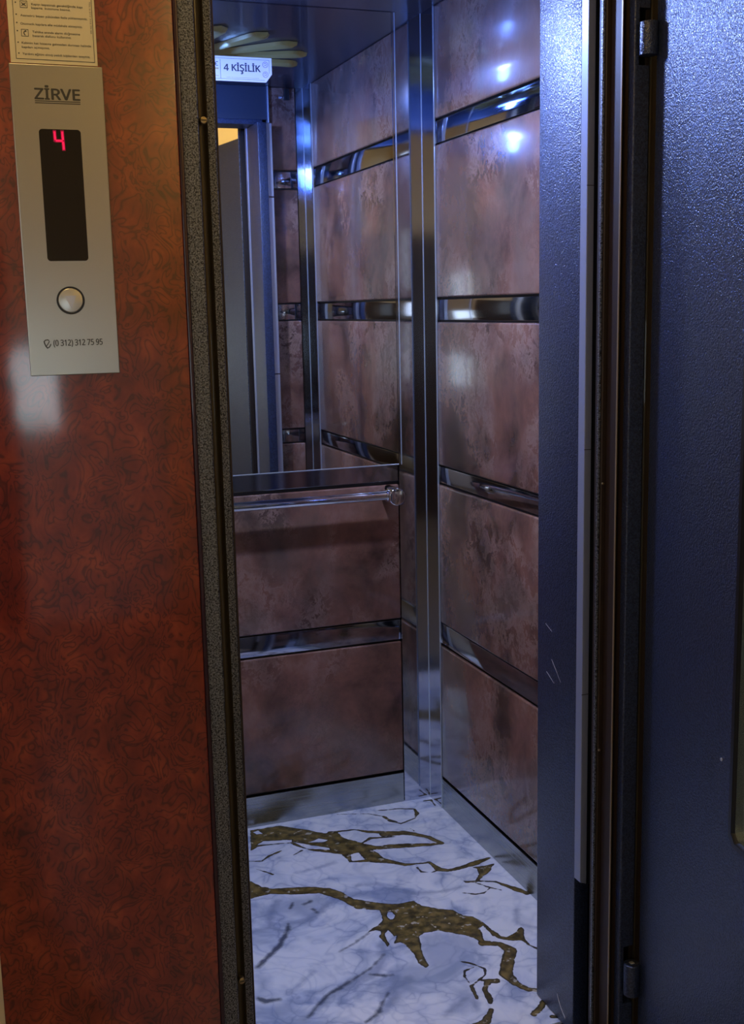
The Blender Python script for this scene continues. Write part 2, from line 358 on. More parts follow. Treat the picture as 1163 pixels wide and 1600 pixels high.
def lettering(name, txt, x0, x1, zb, cap, y, mat, parent, bold=0.0, rot=0.0, depth=0.0004, plain=False):
    """words facing -y; cap height `cap`, squeezed to run from x0 to x1 along baseline zb"""
    font = None if plain else FONT
    base = txt if font is None else txt.replace('İ', 'I').replace('Ş', 'S')
    me = text_mesh(base, font); mn, mx_ = xspan(me)
    hmax = max(v.co.y for v in text_mesh('E', font).vertices)
    bm = bmesh.new(); bm.from_mesh(me); bpy.data.meshes.remove(me)
    if font:      # the dots and the cedilla of the Turkish capitals
        for i, chx in enumerate(txt):
            if chx in 'İŞ':
                cm = text_mesh(base[i], font); a0, a1 = xspan(cm); bpy.data.meshes.remove(cm)
                pm = text_mesh(base[:i + 1], font); xc = xspan(pm)[1] - (a1 - a0) / 2; bpy.data.meshes.remove(pm)
                if chx == 'İ': q = [(xc - .055, hmax * 1.12), (xc + .055, hmax * 1.12), (xc + .055, hmax * 1.28), (xc - .055, hmax * 1.28)]
                else: q = [(xc - .03, -.02), (xc + .04, -.02), (xc + .075, -.12), (xc + .03, -.21), (xc - .08, -.21), (xc - .08, -.16), (xc + .01, -.15), (xc + .02, -.12), (xc - .03, -.10)]
                bm.faces.new([bm.verts.new((a, b, 0)) for a, b in q])
    me = bpy.data.meshes.new('words'); bm.to_mesh(me); bm.free()
    sx = (x1 - x0) / (mx_ - mn); sz = cap / hmax
    c, s = math.cos(rot), math.sin(rot)
    for v in me.vertices:
        a = (v.co.x - mn) * sx; b = v.co.y * sz
        v.co = Vector((x0 + a * c - b * s, y, zb + a * s + b * c))
    me.materials.clear(); me.materials.append(M[mat])
    bm = bmesh.new(); bm.from_mesh(me)
    if bold:      # heavier strokes: the same outlines set again a hair beside and above
        for k, (ox, oz) in enumerate(((-1, 0), (1, 0), (0, .7), (0, -.7))):
            me2 = me.copy(); me2.transform(Matrix.Translation((ox * bold * cap, -depth * .06 * (k + 1), oz * bold * cap))); bm.from_mesh(me2); bpy.data.meshes.remove(me2)
    bpy.data.meshes.remove(me)
    ex = bmesh.ops.extrude_face_region(bm, geom=bm.faces[:])
    for g in ex['geom']:
        if isinstance(g, bmesh.types.BMVert): g.co.y -= depth
    return finish(name, bm, mat, parent)

# ------------------------------------------------------------------ key sizes
X0, X1 = 0.197, 1.227         # cabin side walls
Y0, Y1 = 1.892, 2.956         # cabin front wall, back wall
HC = 2.15                     # cabin ceiling
BANDS = [(0.483, 0.540), (0.934, 0.978), (1.368, 1.421), (1.817, 1.872)]

# ------------------------------------------------------------------ structure: the cabin floor with its veins
VEINS = {'P_gold':[[(0.6839,2.9412),(0.7678,2.9395),(0.8209,2.8928),(0.8689,2.8452),(0.8997,2.8487),(0.9082,2.7967),(0.9442,2.7526),(0.9493,2.726),(0.9617,2.6807),(0.9653,2.6517),(0.9894,2.6186),(0.9851,2.6074),(0.9196,2.6436),(0.8765,2.6614),(0.8717,2.7101),(0.8031,2.7624),(0.7853,2.7859),(0.7641,2.8233),(0.7278,2.8342),(0.6791,2.838),(0.656,2.8233)],[(1.1562,2.5159),(1.1862,2.5118),(1.2148,2.5125),(1.1864,2.4787),(1.1635,2.4638),(1.133,2.4406),(1.1054,2.4481),(1.1066,2.4593),(1.1328,2.4486),(1.1551,2.4754),(1.163,2.5048)],[(1.0855,2.1848),(1.1107,2.1935),(1.1376,2.2135),(1.1396,2.201),(1.1185,2.1601)],[(0.5481,2.707),(0.6158,2.6575),(0.633,2.6219),(0.6542,2.6026),(0.7458,2.5756),(0.7852,2.5523),(0.8086,2.5219),(0.8235,2.4782),(0.8673,2.4435),(0.8838,2.431),(0.9158,2.4153),(0.9545,2.4164),(0.9639,2.3872),(0.9914,2.3617),(1.0244,2.34),(1.0357,2.3084),(1.0548,2.2949),(1.0666,2.266),(1.0702,2.2254),(1.0714,2.1981),(1.0561,2.2005),(1.0588,2.2495),(1.0474,2.2386),(1.0374,2.2044),(1.0294,2.1704),(1.0201,2.2024),(1.0005,2.2308),(0.9555,2.2682),(0.9201,2.2711),(0.906,2.2616),(0.8924,2.2187),(0.8804,2.166),(0.8812,2.1448),(0.8709,2.1386),(0.8617,2.1631),(0.8678,2.1924),(0.8625,2.2381),(0.8573,2.2551),(0.8411,2.2542),(0.8605,2.2839),(0.8506,2.2841),(0.8534,2.2787),(0.8504,2.3159),(0.8356,2.2978),(0.8316,2.2582),(0.8232,2.2443),(0.8241,2.2671),(0.8209,2.2919),(0.8347,2.3163),(0.8233,2.3239),(0.8017,2.3206),(0.8086,2.3269),(0.8452,2.3488),(0.8555,2.3634),(0.8629,2.405),(0.8138,2.4316),(0.7952,2.4822),(0.7731,2.5149),(0.7539,2.5374),(0.6993,2.5529),(0.6416,2.5801),(0.5979,2.5741),(0.5193,2.5794)]],'P_hole':[[(0.6758,2.8459),(0.7001,2.8639),(0.7763,2.8431),(0.7694,2.8293),(0.6848,2.8463)],[(0.7742,2.8273),(0.8519,2.7583),(0.8518,2.747),(0.7971,2.7777)],[(0.8159,2.81),(0.8437,2.8235),(0.8627,2.803),(0.8496,2.796)],[(0.8936,2.701),(0.916,2.7036),(0.9182,2.6595),(0.8829,2.6649)],[(0.6875,2.9267),(0.7037,2.9329),(0.7117,2.908),(0.6944,2.911)],[(0.8701,2.3764),(0.8795,2.3885),(0.888,2.3851),(0.8883,2.3689),(0.8778,2.3542),(0.8702,2.3555)],[(1.0507,2.2411),(1.0609,2.2408),(1.0603,2.1838),(1.0478,2.1791),(1.0374,2.2044)]],'P_soft':[[(0.9125,2.2627),(0.9541,2.2649),(1.0059,2.2247),(1.0226,2.1731),(0.9841,2.1596),(0.9543,2.1291),(0.9087,2.0793),(0.8722,2.1007),(0.8121,2.092),(0.7702,2.1286),(0.8054,2.1616),(0.8522,2.1635),(0.8771,2.1395),(0.8889,2.2055)],[(0.8971,2.0447),(0.9258,2.0331),(0.9194,1.9788),(0.8749,1.9541),(0.8486,1.9767),(0.8811,2.0004)],[(0.6176,2.4795),(0.6691,2.4713),(0.6928,2.4235),(0.7866,2.4958),(0.7498,2.5245),(0.6688,2.5374),(0.6348,2.5312)],[(0.5227,2.2448),(0.5472,2.2296),(0.5334,2.1887),(0.5084,2.1786)],[(0.4969,2.1341),(0.561,2.1277),(0.5791,2.0772),(0.5147,2.089),(0.4891,2.1039)],[(0.7595,2.1002),(0.7702,2.0702),(0.8121,2.092),(0.7744,2.0434),(0.7309,2.024)]],'S_gold':[[(0.8804,2.8464,0.0056),(0.9513,2.8359,0.0028),(0.9794,2.8095,0.007),(1.0498,2.7742,0.0083)],[(1.0141,2.7779,0.0123),(1.068,2.7668,0.0123),(1.0927,2.7452,0.0092),(1.121,2.7129,0.0076),(1.1365,2.6715,0.0084)],[(0.9391,2.7383,0.0108),(0.9657,2.7111,0.0107),(1.0211,2.7002,0.0108)],[(0.9878,2.708,0.0119),(1.0433,2.694,0.0119),(1.1087,2.674,0.0075),(1.1372,2.6731,0.006)],[(0.9442,2.7526,0.0033),(0.9725,2.77,0.0055),(1.0419,2.7537,0.0017)],[(0.9603,2.6346,0.0072),(1.0036,2.5939,0.0071),(1.0327,2.5878,0.0034),(1.0661,2.5824,0.0043),(1.0729,2.5378,0.0098),(1.0925,2.524,0.0062),(1.1327,2.5255,0.0071),(1.1727,2.5341,0.0114),(1.2166,2.5457,0.0043)],[(0.9615,2.6417,0.0052),(0.9874,2.6133,0.0057)],[(1.026,2.5696,0.0023),(1.0267,2.5445,0.0022),(1.048,2.53,0.0022),(1.072,2.5357,0.0034)],[(1.1075,2.4527,0.0022),(1.1361,2.4472,0.0038),(1.1769,2.4265,0.0027),(1.1933,2.3963,0.0068),(1.2078,2.3711,0.0094),(1.2221,2.3462,0.008)],[(1.1288,2.44,0.0016),(1.1523,2.4038,0.0022),(1.1715,2.3837,0.0016)],[(1.1523,2.4038,0.0016),(1.1262,2.3855,0.0021),(1.1047,2.3883,0.0021),(1.0788,2.4065,0.0016)],[(1.0444,2.9278,0.0016),(1.0685,2.9228,0.002),(1.1094,2.9161,0.0026),(1.1518,2.8962,0.0033),(1.1474,2.8692,0.0065),(1.1314,2.8405,0.0026),(1.0812,2.8219,0.0025),(1.0586,2.8511,0.0044),(1.0536,2.8831,0.0045)],[(1.0184,2.9178,0.0018),(1.058,2.8784,0.0017),(1.0588,2.86,0.004),(1.0743,2.8373,0.0023)],[(0.9361,2.9476,0.0012),(1.0184,2.9178,0.0015)],[(1.0931,2.7878,0.0012),(1.0973,2.7669,0.0025)],[(1.1974,2.9372,0.002),(1.2183,2.9338,0.004),(1.2144,2.893,0.001)],[(0.6364,2.766,0.0013),(0.6676,2.7538,0.0021),(0.6942,2.7756,0.0037),(0.73,2.791,0.0038)],[(0.644,2.7156,0.001),(0.6644,2.69,0.0026),(0.675,2.6731,0.0031)],[(0.781,2.7715,0.0027),(0.7532,2.7552,0.0013)],[(1.027,2.1824,0.0111),(1.0596,2.1655,0.0083),(1.0711,2.1315,0.0137),(1.0437,2.0929,0.0148),(1.0205,2.0542,0.0145),(1.0232,2.0133,0.0091),(1.0359,1.9855,0.0064),(1.0616,1.9687,0.0077)],[(1.0654,2.2196,0.0071),(1.0718,2.1904,0.0062),(1.0955,2.1717,0.0062),(1.116,2.1634,0.0056),(1.1191,2.1376,0.0033),(1.1299,2.1113,0.0017)],[(0.949,2.1347,0.0016),(0.9662,2.1208,0.0027),(0.9864,2.0884,0.0027),(0.9785,2.0679,0.0021),(0.9637,2.0571,0.0026),(0.9328,2.04,0.0031)],[(0.9672,2.1017,0.0021),(0.943,2.0957,0.0026),(0.934,2.0758,0.0021),(0.9334,2.0495,0.0015)],[(0.9328,2.04,0.0041),(0.9251,1.9952,0.004)],[(0.9611,2.0515,0.0031),(0.9888,2.0371,0.0091)],[(0.9714,2.0408,0.0078),(0.952,2.0161,0.0051),(0.9487,1.9857,0.0076),(0.9428,1.9694,0.003)],[(0.9344,1.9483,0.0049),(0.9084,1.917,0.0097),(0.881,1.9047,0.0144)],[(1.0467,1.9338,0.0063),(1.0239,1.9123,0.0074),(1.0081,1.9036,0.0074)],[(1.0378,1.8828,0.0049),(1.0456,1.8767,0.0025)]],'S_dark':[[(0.6453,2.4272,0.0018),(0.6353,2.3975,0.0045),(0.5982,2.3414,0.0055),(0.5657,2.309,0.0047),(0.5341,2.2777,0.0063)],[(0.5826,2.0617,0.0015),(0.6115,2.0929,0.0027),(0.6463,2.1231,0.004),(0.6802,2.1397,0.0056),(0.7258,2.1628,0.0021),(0.759,2.1813,0.0012),(0.8072,2.2223,0.0013)],[(0.6863,2.0038,0.0019),(0.7224,2.0267,0.0042),(0.7374,2.0519,0.0014),(0.7627,2.0812,0.001)],[(0.5049,2.1651,0.004),(0.517,2.1479,0.0069),(0.5436,2.1445,0.004)],[(0.706,2.4987,0.0036),(0.7249,2.5076,0.0038)],[(0.717,2.4712,0.0028),(0.7225,2.4527,0.0033)],[(0.6693,2.494,0.0024),(0.6827,2.5182,0.0019)],[(0.7514,2.1604,0.0016),(0.7774,2.143,0.0037),(0.7941,2.1404,0.001)],[(0.7179,2.2699,0.0006),(0.7576,2.2882,0.0009),(0.8021,2.3175,0.0018)]],'S_grey':[[(0.6453,2.4272,0.0057),(0.6928,2.4235,0.0069),(0.7276,2.4539,0.007),(0.7837,2.497,0.0048)],[(0.5635,2.4267,0.0023),(0.6004,2.427,0.0032),(0.6263,2.3981,0.0018),(0.6369,2.4029,0.0018)],[(0.6004,2.427,0.0032),(0.6162,2.4801,0.0051),(0.6468,2.5397,0.0043)],[(0.5712,2.1633,0.0016),(0.6059,2.1851,0.0012),(0.6418,2.2179,0.0008)],[(0.5729,2.0563,0.0038),(0.642,2.1099,0.0069),(0.721,2.149,0.0081),(0.7659,2.1678,0.0103),(0.8036,2.2126,0.0064),(0.8122,2.2603,0.0065)],[(0.7054,2.0031,0.0019),(0.7677,2.0642,0.0079),(0.7973,2.1234,0.0082)],[(0.747,2.0669,0.005),(0.7787,2.0924,0.0077),(0.8211,2.1147,0.0078)],[(0.7371,2.6586,0.002),(0.7939,2.665,0.0021),(0.8395,2.6767,0.0013)],[(0.8514,2.5392,0.002),(0.8992,2.5302,0.0025),(0.9415,2.4951,0.0029)],[(0.9139,2.5111,0.0022),(0.9658,2.4513,0.0027),(1.0329,2.4314,0.0021),(1.0961,2.4362,0.0014)],[(1.1626,2.2876,0.0024),(1.1356,2.226,0.0017),(1.1708,2.196,0.0014)],[(0.8441,1.9665,0.0034),(0.8874,1.9979,0.0035),(0.9222,2.009,0.0025),(0.9066,1.9595,0.003)]]}
def vein_fields(P):
    """signed distances (negative inside) of every grid point to each family of veins"""
    def seg(P, a, b, ra, rb):
        a = np.array(a); b = np.array(b); d = b - a; L = (d @ d) + 1e-12
        t = np.clip(((P - a) @ d) / L, 0, 1); q = a + t[:, None] * d
        return np.hypot(P[:, 0] - q[:, 0], P[:, 1] - q[:, 1]) - (ra + (rb - ra) * t)
    def poly(P, pts):
        n = len(pts); dm = np.full(len(P), 9.0); ins = np.zeros(len(P), bool)
        for i in range(n):
            a, b = pts[i], pts[(i + 1) % n]
            dm = np.minimum(dm, seg(P, a, b, 0, 0))
            c = ((a[1] > P[:, 1]) != (b[1] > P[:, 1]))
            with np.errstate(divide='ignore', invalid='ignore'):
                xx = (b[0] - a[0]) * (P[:, 1] - a[1]) / ((b[1] - a[1]) if b[1] != a[1] else 1e-9) + a[0]
            ins ^= c & (P[:, 0] < xx)
        return np.where(ins, -dm, dm)
    out = {}
    for k in ('gold', 'dark', 'grey', 'soft'):
        f = np.full(len(P), 1.0)
        for s in VEINS.get('S_' + k, []):
            for (x0, y0, r0), (x1, y1, r1) in zip(s, s[1:]): f = np.minimum(f, seg(P, (x0, y0), (x1, y1), r0, r1))
        for q in VEINS.get('P_' + k, []): f = np.minimum(f, poly(P, q))
        if k == 'gold':
            for q in VEINS['P_hole']: f = np.maximum(f, -poly(P, q))
        out[k] = f
    return out
def cabin_floor():
    x0, x1, y0, y1, st = X0, X1 + 0.01, 1.862, Y1 + 0.01, 0.0025
    xs = np.arange(x0, x1 + st, st); ys = np.arange(y0, y1 + st, st); nx, ny = len(xs), len(ys)
    gx, gy = np.meshgrid(xs, ys); P = np.stack([gx.ravel(), gy.ravel()], 1)
    verts = np.column_stack([P, np.zeros(len(P))])
    i = np.arange(nx - 1)[None, :] + nx * np.arange(ny - 1)[:, None]; i = i.ravel()
    top = np.stack([i, i + 1, i + nx + 1, i + nx], 1)
    V = verts.tolist(); F = top.tolist(); b = len(V)
    V += [(xs[0], ys[0], -.03), (xs[-1], ys[0], -.03), (xs[-1], ys[-1], -.03), (xs[0], ys[-1], -.03)]
    c = [0, nx - 1, nx * ny - 1, nx * (ny - 1)]
    F += [(b + 3, b + 2, b + 1, b), (c[0], b, b + 1, c[1]) , (c[1], b + 1, b + 2, c[2]), (c[2], b + 2, b + 3, c[3]), (c[3], b + 3, b, c[0])]
    me = bpy.data.meshes.new('floor'); me.from_pydata(V, [], F); me.update()
    fld = vein_fields(P)
    for k, a in fld.items():
        at = me.attributes.new(k, 'FLOAT', 'POINT'); at.data.foreach_set('value', np.concatenate([a, np.ones(4)]).astype(np.float32))
    o = link_mesh('floor', me, 'marble')
    struct(o, 'glossy white marbled lift floor with blue-grey clouds and gold veins', 'floor')
cabin_floor()

# ------------------------------------------------------------------ cabin walls: frame sheet, cushion panels, polished strips
def clad(root, a0, a1, plane, side, zlo=0.09, zhi=HC, top_bands=True):
    """panels and strips between a0..a1 along the wall. side: 'back' (faces -y), 'front' (+y), 'right' (-x), 'left' (+x)"""
    g = 0.005
    def B(z0, z1, p0, p1, name, mat, bev):
        # p0, p1: depth proud of the wall plane (towards the room)
        if side == 'back': a, b = (a0, plane - p1, z0), (a1, plane - p0, z1)
        elif side == 'front': a, b = (a0, plane + p0, z0), (a1, plane + p1, z1)
        elif side == 'right': a, b = (plane - p1, a0, z0), (plane - p0, a1, z1)
        else: a, b = (plane + p0, a0, z0), (plane + p1, a1, z1)
        return obox(name, a, b, mat, root, bev, 3, True)
    edges = [zlo]
    for s0, s1 in BANDS:
        if s1 < zhi: edges += [s0, s1]
    edges.append(zhi)
    for i in range(0, len(edges) - 1, 2):
        lo, hi = edges[i], edges[i + 1]
        if hi - lo > 0.02:
            B(lo + g, hi - (g if hi < HC - .01 else 0.0), 0.002, 0.013, 'cladding_panel', 'panel', 0.0045)
        if i + 2 < len(edges):
            B(edges[i + 1], edges[i + 2], 0.001, 0.0065, 'metal_strip', 'steel_strip', 0.0008)
    return root
def wall(name, a, b, mat, label):
    o = obox(name, a, b, mat); struct(o, label, 'wall'); return o
T = 0.03
W = 0.013
wb = wall('wall_back', (X0 - T, Y1 + W, 0), (X1 + T, Y1 + W + T, HC + .02), 'black', 'back wall of the lift cabin, brown patina panels under the mirror')
wr = wall('wall_right', (X1 + W, Y0 - .0, 0), (X1 + W + T, Y1 + W, HC + .02), 'black', 'right wall of the lift cabin, brown patina panels between polished steel strips')
wl = wall('wall_left', (X0 - W - T, Y0, 0), (X0 - W, Y1 + W, HC + .02), 'black', 'left wall of the lift cabin, hidden behind the door jamb')
wf = wall('wall_front', (1.100, Y0 - W - T, 0), (X1 + W, Y0 - W, HC + .02), 'black', 'narrow front return wall of the cabin seen in the mirror')
clad(wb, 0.215, 1.1445, Y1 + W, 'back', zhi=0.930)
obox('metal_strip', (0.215, Y1 + W - .0075, 0.934), (1.1445, Y1 + W - .001, 0.978), 'steel_strip', wb, 0.0008)
clad(wr, 1.990, 2.8695, X1 + W, 'right')
clad(wl, 1.90, 2.94, X0 - W, 'left')
clad(wf, 1.104, 1.199, Y0 - W, 'front')

# corner posts: folded polished steel, one each corner on the right
def corner_post(name, pts, label):
    bm = bmesh.new(); prism(bm, pts, 0.0, HC); o = finish(name, bm, 'steel_post'); struct(o, label, 'corner trim'); return o
t = 0.0015
corner_post('trim_1', [(1.1455, Y1 - t), (X1 - t, Y1 - t), (X1 - t, 2.871), (X1 + .012, 2.871), (X1 + .012, Y1 + .012), (1.1455, Y1 + .012)], 'polished steel corner trim between the mirror wall and the right wall')
corner_post('trim_2', [(1.200, Y0 + t), (X1 - t, Y0 + t), (X1 - t, 1.989), (X1 + .012, 1.989), (X1 + .012, Y0 - .012), (1.200, Y0 - .012)], 'polished steel corner trim at the front right of the cabin, seen in the mirror')

def lip(name, parts, root):
    bm = bmesh.new()
    for a, b in parts: box(bm, a, b, 0.0004)
    return finish(name, bm, 'mirror_edge', root)
tr1 = bpy.data.objects['trim_1']; tr2 = bpy.data.objects['trim_2']
lip('folded_edge', [((X1 - .0035, 2.8695, 0.001), (X1 + .001, 2.8712, HC))], tr1)
lip('crease_line', [((X1 - .0030, Y1 - .0030, 0.001), (X1 - .0012, Y1 - .0012, HC))], tr1)
lip('folded_edge', [((X1 - .0035, 1.9888, 0.001), (X1 + .001, 1.9905, HC))], tr2)
lip('crease_line', [((X1 - .0030, Y0 + .0012, 0.001), (X1 - .0012, Y0 + .0030, HC))], tr2)

# skirting
def skirting(name, a, b, label):
    o = obox(name, a, b, 'steel_skirt', None, 0.0008); struct(o, label, 'skirting'); return o
skirting('baseboard_back', (0.215, Y1 - .0, 0.0), (1.144, Y1 + .012, 0.088), 'brushed steel skirting along the back wall of the cabin')
skirting('baseboard_right', (X1 - .0, 1.991, 0.0), (X1 + .012, 2.8695, 0.088), 'brushed steel skirting along the right wall of the cabin')

# ------------------------------------------------------------------ cabin ceiling
ce = obox('ceiling', (X0 - .04, Y0 - .04, HC), (X1 + .04, Y1 + .04, HC + .03), 'ceiling_metal'); struct(ce, 'dark lacquered metal ceiling of the lift cabin', 'ceiling')
def petal(bm, ang, R=0.372, r0=0.10, wmax=0.034):
    n = 14; L = []; Rr = []
    for i in range(n + 1):
        s = i / n; rr = r0 + (R - r0) * s
        wv = wmax * (0.12 + 0.88 * s) if s < .82 else wmax * math.sqrt(max(0, 1 - ((s - .82) / .18) ** 2)) * (0.12 + .88 * .82 + .05)
        L.append((rr, wv)); Rr.append((rr, -wv))
    out = L + Rr[::-1][1:]
    c, s_ = math.cos(ang), math.sin(ang)
    rim = [bm.verts.new((CX + .03 + a * c - b * s_, CY - .01 + a * s_ + b * c, HC - .001)) for a, b in out]
    low = [bm.verts.new((CX + .03 + (a - .003 if a > .3 else a) * c - b * .82 * s_, CY - .01 + (a - .003) * s_ + b * .82 * c, HC - .010)) for a, b in out]
    m = len(out)
    for i in range(m):
        j = (i + 1) % m; bm.faces.new((rim[i], rim[j], low[j], low[i]))
    # curved belly: spine dips lower than the edges
    k = n + 1
    sp = []
    for i in range(k):
        a = out[i][0]; sp.append(bm.verts.new((CX + .03 + a * c, CY - .01 + a * s_, HC - .016 if i < k - 1 else HC - .010)))
    def lowi(i, side):
        if side > 0: return low[i]
        return low[(m - i) % m] if i else low[m - 1]
    for i in range(k - 1):
        bm.faces.new((low[i], low[i + 1], sp[i + 1], sp[i]))
        a = low[m - 1 - i] if True else None
        j = m - 1 - i
        b2 = low[j - 1] if i < k - 2 else low[k - 1]
        if b2 is not a:
            try: bm.faces.new((sp[i], sp[i + 1], b2, a))
            except ValueError: pass
orn = empty('ceiling_sunburst', (CX + .03, CY - .01, HC), 'olive gold sunburst of raised petals on the dark cabin ceiling, seen in the mirror', 'ceiling ornament')
for k in range(16):
    bm = bmesh.new(); petal(bm, math.radians(84 - 22.5 * k)); finish('petal', bm, 'petal', orn, True)
lamp = empty('cabin_ceiling_lamp', (CX, CY, HC), 'round cool white lamp with a blue ring at the middle of the cabin ceiling', 'ceiling lamp')
ocyl('lamp_housing', (CX, CY, LZ), (CX, CY, HC - .0005), 0.105, 'alu', lamp, 48, 0.003)
bm = bmesh.new(); ringp = []
for i in range(48):
    a = math.tau * i / 48
    ringp.append([bm.verts.new((CX + q * math.cos(a), CY + q * math.sin(a), z)) for q, z in ((.10, LZ - .0005), (.10, LZ - .0025), (.05, LZ - .0025), (.05, LZ - .0005))])
for i in range(48):
    A, B_ = ringp[i], ringp[(i + 1) % 48]
    for k in range(4): bm.faces.new((A[k], B_[k], B_[(k + 1) % 4], A[(k + 1) % 4]))
finish('blue_ring', bm, 'lamp_blue', lamp, True)
ocyl('diffuser', (CX, CY, LZ - .004), (CX, CY, LZ - .0005), 0.038, 'lamp_white', lamp, 40)

# small black door contact up in the front corner
sw = empty('door_contact_switch', (1.165, Y0 + .012, 2.12), 'small black switch with grey screw high on the cabin front corner, seen in the mirror', 'switch')
obox('switch_body', (1.158, Y0, 2.108), (1.175, Y0 + .014, 2.145), 'black_plastic', sw, 0.002)
obox('lever', (1.140, Y0 + .002, 2.112), (1.162, Y0 + .008, 2.119), 'alu', sw, 0.001)
ocyl('screw', (1.150, Y0 + .006, 2.116), (1.150, Y0 + .016, 2.116), 0.004, 'chrome', sw, 16, 0.001)

# ------------------------------------------------------------------ mirror, handrail, capacity sign
mi = empty('wall_mirror', (0.68, Y1, 0.979), 'large frameless wall mirror above the handrail on the cabin back wall', 'mirror')
obox('mirror_glass', (0.216, Y1 + .0005, 0.981), (1.1515, Y1 + .010, HC - .001), 'mirror', mi)
obox('mirror_edge', (1.1515, Y1 - .0030, 0.979), (1.1545, Y1 + .010, HC - .001), 'mirror_edge', mi, 0.0008)
obox('mirror_edge', (0.216, Y1 - .0012, 0.9785), (1.1515, Y1 + .010, 0.9815), 'mirror_edge', mi, 0.0008)

hr = empty('handrail', (0.70, 2.904, 0.94), 'round chrome handrail just under the mirror on the back wall', 'handrail')
ocyl('rail_tube', (0.30, 2.905, 0.905), (1.104, 2.905, 0.905), 0.0125, 'chrome', hr, 36)
ocyl('rail_collar', (1.086, 2.905, 0.905), (1.098, 2.905, 0.905), 0.0155, 'chrome', hr, 36, 0.002)
ocyl('rail_bracket', (1.112, Y1 - .0, 0.902), (1.112, 2.884, 0.902), 0.0235, 'chrome', hr, 44, 0.003)
ocyl('rail_bracket', (0.31, Y1 - .0, 0.902), (0.31, 2.884, 0.902), 0.0235, 'chrome', hr, 44, 0.003)

sg = empty('capacity_sign', (0.73, Y1 - .002, 1.962), 'small white four person capacity sign stuck on the mirror top', 'sign')
ys = Y1 - .0005
bm = bmesh.new(); plate(bm, [(0.600, 2.0205), (0.823, 2.0205), (0.823, 1.982), (0.8075, 1.9625), (0.600, 1.9625)], ys - .0018, ys); finish('sign_plate', bm, 'white_label', sg)
yt = ys - .0019
lettering('lettering', '4 KİŞİLİK', 0.7012, 0.7936, 1.9868, 0.0152, yt, 'text_navy', sg, 0.05)
bm = bmesh.new()
stroke(bm, [(0.6925, 2.012), (0.6925, 1.9685)], 0.0010, yt - .0003, yt)
stroke(bm, [(0.604, 2.0155), (0.8165, 2.0155), (0.8165, 1.984)], 0.0007, yt - .0003, yt)
stroke(bm, [(0.604, 1.9675), (0.804, 1.9675)], 0.0006, yt - .0003, yt)
ring(bm, 0.6845, 2.002, 0.0052, 0.0037, yt - .0003, yt, 20, 1.0, 5.3)
ring(bm, 0.672, 2.002, 0.0052, 0.0037, yt - .0003, yt, 20, 1.0, 5.3)
stroke(bm, [(0.679, 2.002), (0.684, 2.002)], 0.0012, yt - .0003, yt)
finish('border_print', bm, 'text_navy', sg)
bm = bmesh.new(); stroke(bm, [(0.676, 1.991), (0.687, 1.991)], 0.003, yt - .0003, yt); stroke(bm, [(0.676, 1.974), (0.687, 1.974)], 0.0015, yt - .0003, yt); finish('gold_print', bm, 'text_gold', sg)
bm = bmesh.new()
for cz in (2.0045, 1.981):
    ring(bm, 0.8065, cz, 0.0074, 0.0062, yt - .0003, yt, 28)
    stroke(bm, [(0.8025, cz + .001), (0.806, cz + .004), (0.8105, cz + .0005)], 0.0012, yt - .0003, yt)
    stroke(bm, [(0.803, cz - .003), (0.808, cz - .001), (0.8095, cz - .0035)], 0.0012, yt - .0003, yt)
finish('round_emblem', bm, 'text_mauve', sg)
bm = bmesh.new(); random.seed(8); x = 0.7076
while x < 0.790:
    L = random.uniform(.0015, .004); stroke(bm, [(x, 1.9712), (x + L, 1.9712)], 0.0007, yt - .0003, yt); x += L + .0014
finish('small_print', bm, 'text_mauve', sg)

# ------------------------------------------------------------------ cabin entrance: header and door post
hd = empty('trim_3', (0.72, 1.90, 2.04), None, None); struct(hd, 'blue grey header over the cabin opening, seen in the mirror', 'header')
obox('header_face', (0.30, 1.812, 2.041), (1.099, 1.9, HC), 'header', hd, 0.001)
obox('header_lip', (0.34, 1.80, 2.024), (1.0775, 1.905, 2.041), 'hammer_grey', hd, 0.0015)
obox('edge_trim', (1.0965, 1.882, 2.03), (1.1005, 1.910, HC), 'alu', hd, 0.0008)

jp = empty('trim_4', (1.06, 1.88, 0), None, None); struct(jp, 'tall blue hammertone post at the right edge of the cabin opening', 'door post')
obox('post_face', (1.0445, 1.812, 0.001), (1.0755, 1.962, 2.0235), 'hammer_grey', jp, 0.0022, 3, True)
for z0, z1 in ((0.001, 1.18), (1.184, 1.78), (1.784, 2.0235)):
    obox('cover_strip', (1.0765, 1.875, z0), (1.098, 1.945, z1), 'alu', jp, 0.001)
bm = bmesh.new()
for (ya, za, yb, zb) in ((1.905, .735, 1.870, .700), (1.93, .80, 1.905, .79), (1.925, .705, 1.895, .69)):
    d = Vector((0, yb - ya, zb - za)).normalized(); n = Vector((0, -d.z, d.y)) * .0004
    a = Vector((1.0443, ya, za)); b = Vector((1.0443, yb, zb))
    vs = [bm.verts.new(q) for q in (a + n, b + n * .4, b - n * .4, a - n)]; bm.faces.new(vs)
    vs2 = [bm.verts.new(v.co + Vector((.0004, 0, 0))) for v in vs]; bm.faces.new(vs2[::-1])
    for i in range(4): bm.faces.new((vs[i], vs[(i + 1) % 4], vs2[(i + 1) % 4], vs2[i]))
finish('paint_scratch', bm, 'scratch', jp)
bm = bmesh.new()
pts = [(1.875, .052), (1.867, .040), (1.858, .030), (1.850, .024), (1.842, .019)]
